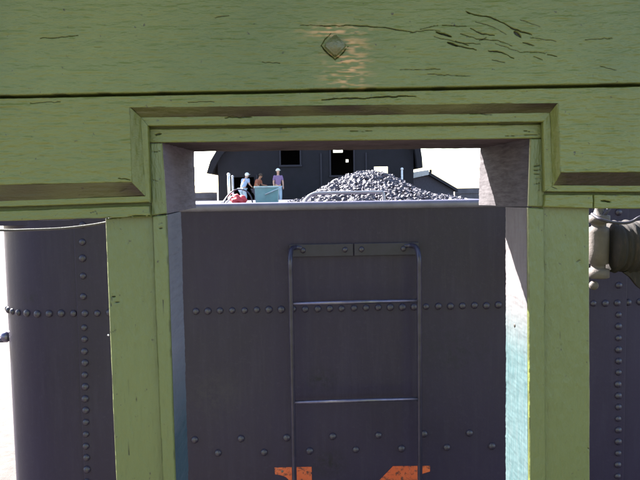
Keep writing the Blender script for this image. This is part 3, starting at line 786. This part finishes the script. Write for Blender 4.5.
# support for the pipe, bolted to the tender
bm = bmesh.new(); tube(bm, [P(660, 245, YV+.02), P(660, 245, YT+.05)], .02, 12); bmobj('bracket', bm, M_rung, t, True)

# ------------------------------------------------------------------ shed in the distance
YS = 33.0; YSB = 41.0
M_shed = simple('dark_shed_boards', (.0055, .004, .0085), .8, 0, .4, 3, .3, .01)
M_shed2 = simple('dark_shed_trim', (.016, .013, .022), .7, 0, .2, 3)
sx = P(319, 200, YS).x
shed = thing('shed', 'dark timber shed with a gambrel roof and window openings, beyond the tender', 'shed', (sx, YS+2, 0))
def holed(name, xs_, ys_, holes, Y, th, m):
    X = sorted(set([xs_[0], xs_[1]]+[h[0] for h in holes]+[h[1] for h in holes])); Zp = sorted(set([ys_[0], ys_[1]]+[h[2] for h in holes]+[h[3] for h in holes]))
    bm = bmesh.new(); ycol = 165
    for i in range(len(X)-1):
        for j in range(len(Zp)-1):
            cxm, cym = (X[i]+X[i+1])/2, (Zp[j]+Zp[j+1])/2
            if any(h[0] < cxm < h[1] and h[2] < cym < h[3] for h in holes): continue
            zt_ = P(320, Zp[j], Y).z; zb_ = P(320, Zp[j+1], Y).z if Zp[j+1] < 400 else 0
            box(bm, P(X[i], 175, Y).x, P(X[i+1], 175, Y).x, Y, Y+th, zb_, zt_)
    bmesh.ops.remove_doubles(bm, verts=bm.verts, dist=1e-5)
    # drop interior shared faces
    seen = {}
    for f in bm.faces: seen.setdefault(tuple(sorted(v.index for v in f.verts)), []).append(f)
    return bmobj(name, bm, m, shed)
wins = [(281, 300, 148, 164.5), (331, 353.5, 140, 175.5), (374, 388, 167.5, 179)]
holed('wall', (218, 413.5), (120, 500), wins+[(226.5, 254, 176, 500)], YS, .12, M_shed)
holed('wall', (225, 409), (120, 500), [(333.5, 343, 150, 152.8), (346, 348.6, 159.8, 162.6), (372, 392, 166, 182)], YSB, .1, M_shed)
for px in (218, 413.5):
    bm = bmesh.new()
    x = P(px, 175, YS).x; s = 1 if px < 300 else -1
    box(bm, min(x, x+s*.1), max(x, x+s*.1), YS+.121, YSB-.001, 0, P(320, 130, YS).z)
    bmobj('side_wall', bm, M_shed, shed)
bm = bmesh.new()
xl, xr = P(207.5, 174, YS).x, P(421.5, 168, YS).x; mid = (xl+xr)/2
ze = P(320, 172, YS).z
half = [(0, 0), (.20, .60), (.50, 1.08), (1.5, 2.1), (mid-xl, 3.0)]
hr = [(0, .12), (.03, .62), (.12, 1.2), (.9, 2.1), (mid-xl, 3.0)]
out = [(xl+a, ze+h) for a, h in half]+[(xr-a, ze+h) for a, h in hr[-2::-1]]
inn = [(xr-a-.26, ze+h-.20 if a else ze+.12) for a, h in hr[:-1]]+[(mid, ze+2.78)]+[(xl+a+.26, ze+h-.20 if h else ze) for a, h in half[-2::-1]]
n_ = len(out)
for i in range(n_-1):
    prism(bm, [out[i], out[i+1], inn[n_-2-i], inn[n_-1-i]], YS-.35, YSB+.3)
bmobj('roof', bm, M_shed, shed)
for (a, b_, c_, d_) in wins:
    xa1, xb1 = P(a, 170, YS).x, P(b_, 170, YS).x; z0_ = P(320, d_, YS).z; z1_ = P(320, c_, YS).z
    bm = bmesh.new(); box(bm, xa1-.1, xb1+.1, YS-.09, YS-.003, z0_-.09, z0_, .006); bmobj('window_sill', bm, M_shed2, shed)
    for xq in (xa1-.07, xb1):
        bm = bmesh.new(); box(bm, xq, xq+.07, YS-.05, YS-.003, z0_+.001, z1_); bmobj('window_frame', bm, M_shed2, shed)
for px in (256, 320.5, 365.5):
    bm = bmesh.new(); xq = P(px, 180, YS).x; box(bm, xq, xq+.08, YS-.06, YS-.004, 1, 4.6 if px > 300 else 3.6); bmobj('wall_batten', bm, M_shed2, shed)
tube_mat = simple('white_post', (.75, .74, .72), .5)
# loading platform that carries the people
ZPL = EYE-.70; YPL = 29.5
bm = bmesh.new()
for i in range(20):
    y = YPL+i*.15; box(bm, P(200, 200, 30).x, P(420, 200, 30).x, y, y+.145, ZPL-.08, ZPL, .004)
for x in (P(205, 200, 30).x, P(300, 200, 30).x, P(410, 200, 30).x):
    for y in (YPL+.1, YPL+2.7): box(bm, x, x+.15, y, y+.15, 0, ZPL-.081)
setp(bmobj('loading_platform', bm, simple('grey_planks', (.22, .2, .18), .85)), 'raised grey plank platform in front of the dark shed', 'platform')
for px, y0, y1, r_, lb in ((228.6, 175, 203, .065, 'taller white post of the pair by the dark shed door'), (232.6, 177, 203, .050, 'shorter grey post of the pair by the dark shed door')):
    bm = bmesh.new(); a = P(px, y0, YPL+1.6)
    tube(bm, [(a.x, a.y, ZPL), (a.x, a.y, a.z), (a.x, a.y, a.z+.01)], [r_, r_, r_*.6], 12)
    bmesh.ops.create_uvsphere(bm, u_segments=10, v_segments=8, radius=r_*1.25, matrix=Matrix.Translation((a.x, a.y, a.z+.02)))
    setp(bmobj('post', bm, tube_mat if r_ > .06 else simple('grey_post', (.45, .44, .45), .5), None, True), lb, 'post', 'posts by the shed door')
bm = bmesh.new(); a = P(402, 169, YS-.5)
tube(bm, [(a.x, a.y, 0), (a.x, a.y, a.z)], .05, 10); bmobj_l = bmesh.ops.create_uvsphere(bm, u_segments=12, v_segments=8, radius=.075, matrix=Matrix.Translation((a.x, a.y, a.z)))
setp(bmobj('yard_lamp', bm, simple('white_globe', (.8, .8, .8), .4), None, True), 'thin post with a small white globe near the right end of the dark shed', 'lamp')

# gabled hut at right, fences
YH = 38.0
hut = thing('hut', 'small grey gabled hut with a pale roof slope, right of the coal heap', 'hut', (P(420, 200, YH).x, YH+2, 0))
def hz(a, b_): q = P(a, b_, YH); return (q.x, q.z)
g1, g2, g3 = hz(384, 184.5), hz(428, 175.2), hz(453.5, 190)
bm = bmesh.new(); prism(bm, [(g1[0], 0), g1, g2, g3, (g3[0], 0)], YH, YH+5); bmobj('wall', bm, simple('grey_hut_boards', (.07, .062, .08), .8), hut)
bm = bmesh.new(); o_ = .12
prism(bm, [(g1[0]-.3, g1[1]-.05), (g2[0], g2[1]+.02), (g2[0], g2[1]+.30), (g1[0]-.3, g1[1]+.40)], YH-.25, YH+5.2); bmobj('roof_slope', bm, simple('pale_roof', (.6, .58, .56), .6), hut, label='pale sunlit roof slope')  # pale colour stands in for sun on the roof top
bm = bmesh.new()
prism(bm, [(g2[0]+.001, g2[1]+.02), (g3[0]+.2, g3[1]-.1), (g3[0]+.2, g3[1]+.06), (g2[0]+.001, g2[1]+.2)], YH-.25, YH+5.2); bmobj('roof_slope', bm, simple('dark_roof', (.03, .027, .035), .8), hut, label='dark roof slope')
bm = bmesh.new(); q = P(431, 173, YH); box(bm, q.x-.05, q.x+.05, YH+.02, YH+.2, q.z, q.z+.2); bmobj('vent', bm, M_shed, hut)
M_fence = simple('weathered_fence', (.13, .115, .13), .85, 0, .3, 2)
def fence(x0p, x1p, yt, Y, label, pitch=.3):
    t = thing('board_fence', label, 'fence', (P((x0p+x1p)/2, 200, Y).x, Y, 0), None)
    zt_ = P(x1p if x1p < 300 else x0p, yt, Y).z; xa2, xb2 = P(x0p, 195, Y).x, P(x1p, 195, Y).x
    bm = bmesh.new(); x = xa2; r2 = random.Random(5)
    while x < xb2-.001:
        x2 = min(x+pitch*.992, xb2); box(bm, x, x2, Y, Y+.03, .05, zt_+r2.uniform(-.006, .006)); x += pitch
    bmobj('boards', bm, M_fence, t)
    bm = bmesh.new(); box(bm, xa2, xb2, Y-.06, Y-.004, zt_-.3, zt_-.18); box(bm, xa2, xb2, Y-.06, Y-.004, .5, .62); bmobj('fence_rail', bm, M_fence, t)
fence(120, 217, 192.3, 34.5, 'grey board fence left of the dark shed')
fence(455, 560, 188.5, 39, 'grey board fence right of the gabled hut')

# ------------------------------------------------------------------ people
def skinned(name, joints, edges, m, parent, root=0, sub=2):
    me = bpy.data.meshes.new(name); me.from_pydata([j[0] for j in joints], edges, [])
    o = link(name, me, m, parent)
    o.modifiers.new('skin', 'SKIN'); 
    if not me.skin_vertices: 
        bpy.context.view_layer.objects.active = o
    sk = me.skin_vertices[0].data if me.skin_vertices else None
    if sk:
        for i, j in enumerate(joints):
            rr = j[1]; sk[i].radius = rr if isinstance(rr, tuple) else (rr, rr); sk[i].use_root = (i == root)
    s = o.modifiers.new('sub', 'SUBSURF'); s.levels = sub; s.render_levels = sub
    return o
def person(loc, rotz, lean, label, skin, shirt, trous, hair, hat=None, arms=((.3, .5), (.3, .5)), group=None, H=1.0, crouch=0):
    t = thing('person', label, 'person', loc)
    cz = math.cos(rotz); sz = math.sin(rotz)
    def w(x, y, z):  # local front is -y
        return (loc[0]+(x*cz-y*sz)*H, loc[1]+(x*sz+y*cz)*H, loc[2]+z*H)
    hip = .93-crouch*.38
    def up(x, dy, h):   # torso frame leaning forward
        return w(x, -math.sin(lean)*h+dy*math.cos(lean)-0, hip+math.cos(lean)*h)
    J = []; E = []
    def add(p, r, par=None):
        J.append((p, r)); k = len(J)-1
        if par is not None: E.append((par, k))
        return k
    pel = add(up(0, 0, 0), (.135, .10)); wa = add(up(0, 0, .18), (.12, .09), pel); chst = add(up(0, 0, .38), (.145, .10), wa)
    nk0 = add(up(0, 0, .50), (.07, .065), chst); nk = add(up(0, -.01, .56), (.05, .052), nk0)
    h1 = add(up(0, -.02, .63), (.065, .075), nk); h2 = add(up(0, -.02, .70), (.078, .092), h1); h3 = add(up(0, -.01, .77), (.062, .078), h2)
    nose = add(up(0, -.115, .68), (.012, .012), h2)
    shirtJ = [0, 1, 2, 3]; armj = []; legj = []
    for s, (fw, bend) in zip((-1, 1), arms):
        sh = add(up(s*.17, 0, .46), .055, chst)
        el = up(s*.22, -math.sin(fw)*.27, .46-math.cos(fw)*.27); e = add(el, .042, sh)
        f2 = fw+bend; wr = up(s*.21, -math.sin(fw)*.27-math.sin(f2)*.25, .46-math.cos(fw)*.27-math.cos(f2)*.25); wv = add(wr, .028, e)
        pl = up(s*.21, -math.sin(fw)*.27-math.sin(f2)*.33, .46-math.cos(fw)*.27-math.cos(f2)*.33); p = add(pl, (.036, .018), wv)
        for fi in range(4):
            L = (.07, .085, .08, .06)[fi]; o1 = (fi-1.5)*.017
            a = up(s*.21+o1*.3, -math.sin(fw)*.27-math.sin(f2)*(.33+L*.55)+o1, .46-math.cos(fw)*.27-math.cos(f2)*(.33+L*.55)); a2 = add(a, .0085, p)
            b5 = up(s*.21+o1*.3-s*.012, -math.sin(fw)*.27-math.sin(f2)*(.33+L)+o1, .46-math.cos(fw)*.27-math.cos(f2)*(.33+L)); add(b5, .0075, a2)
        th = up(s*.21-s*.03, -math.sin(fw)*.27-math.sin(f2)*.35-.02, .46-math.cos(fw)*.27-math.cos(f2)*.34); add(th, .010, p)
        armj.append((sh, e, wv))
    for s in (-1, 1):
        hp = add(w(s*.09, 0, hip-.06), .088, pel); kn = add(w(s*.10, -.05-crouch*.30, .49-crouch*.06), .062, hp); an = add(w(s*.10, .03, .09), .042, kn)
        ft = add(w(s*.11, -.12, .035), (.042, .03), an); legj.append((hp, kn, an))
    skinned('body', J, E, skin, t)
    # shirt
    JJ = []; EE = []; mp = {}
    def cp(k, g):
        p, rr = J[k]; rr = rr if isinstance(rr, tuple) else (rr, rr); mp[k] = len(JJ); JJ.append((p, (rr[0]+g, rr[1]+g)))
    for k in (0, 1, 2, 3): cp(k, .018)
    EE += [(0, 1), (1, 2), (2, 3)]
    for sh, e, wv in armj:
        cp(sh, .018); EE.append((mp[2], mp[sh])); pm = Vector(J[sh][0]).lerp(Vector(J[e][0]), .75); JJ.append((tuple(pm), (.06, .06))); EE.append((mp[sh], len(JJ)-1))
    skinned('shirt', JJ, EE, shirt, t)
    JJ = []; EE = []; mp = {}; cp(0, .024)
    for hp, kn, an in legj:
        cp(hp, .016); cp(kn, .018); cp(an, .022); EE += [(0, mp[hp]), (mp[hp], mp[kn]), (mp[kn], mp[an])]
    skinned('trousers', JJ, EE, trous, t)
    for s in (-1, 1):
        bm = bmesh.new(); q = Vector(up(s*.032, -.093, .71)); bmesh.ops.create_uvsphere(bm, u_segments=8, v_segments=6, radius=.010, matrix=Matrix.Translation(q)); bmobj('eye', bm, M_nail, t, True)
    bm = bmesh.new(); bmesh.ops.create_uvsphere(bm, u_segments=20, v_segments=14, radius=.1, matrix=Matrix.Translation(Vector(up(0, .008, .745))))
    q = Vector(up(0, .0, .725)); ax = (Vector(up(0, 0, 1))-Vector(up(0, 0, 0))).normalized()
    bmesh.ops.delete(bm, geom=[v for v in bm.verts if (v.co-q).dot(ax) < -.01 and (v.co-Vector(up(0, .02, .725))).dot(Vector(up(0, 1, 0))-Vector(up(0, 0, 0))) < 0], context='VERTS')
    bmobj('hair' if not hat else 'cap', bm, hair if not hat else hat, t, True)
    if hat:
        bm = bmesh.new(); bmesh.ops.create_cone(bm, cap_ends=True, segments=20, radius1=.13, radius2=.125, depth=.012, matrix=Matrix.Translation(Vector(up(0, -.03, .755)))); bmobj('brim', bm, hat, t, True)
    return t
M_skin = simple('skin', (.55, .33, .24), .5, 0, .08); M_tan = simple('tanned_skin', (.42, .21, .13), .5, 0, .08)
M_wh = simple('white_cotton', (.85, .85, .82), .8, 0, .05); M_bl = simple('light_blue_cotton', (.34, .44, .62), .8, 0, .12, 40)
M_jn = simple('faded_denim', (.38, .50, .62), .8, 0, .12, 40); M_pu = simple('mauve_cotton', (.24, .15, .30), .8, 0, .12, 40)
M_br = simple('rust_cotton', (.40, .14, .08), .8, 0, .12, 40); M_dk = simple('dark_cotton', (.05, .05, .08), .8); M_hair = simple('brown_hair', (.06, .035, .02), .6)
def at(px, Y): return (P(px, 195, Y).x, Y, ZPL)
person(at(278.3, 31), .2, .05, 'person standing upright in mauve shirt and pale blue trousers, wearing a white hat', M_skin, M_pu, M_jn, M_hair, M_wh, ((.15, .3), (.2, .4)), H=1.0)
person(at(242.5, 31), 2.5, .5, 'person in light blue shirt and white cap, leaning forward by the white posts', M_skin, M_bl, M_jn, M_hair, M_wh, ((.6, .5), (.5, .7)), H=1.0, crouch=.2)
person(at(255.5, 31.8), 1.1, .45, 'person in rust brown shirt bending close beside the one in light blue', M_tan, M_br, M_dk, M_hair, None, ((.5, .6), (.6, .8)), H=.97, crouch=.2)
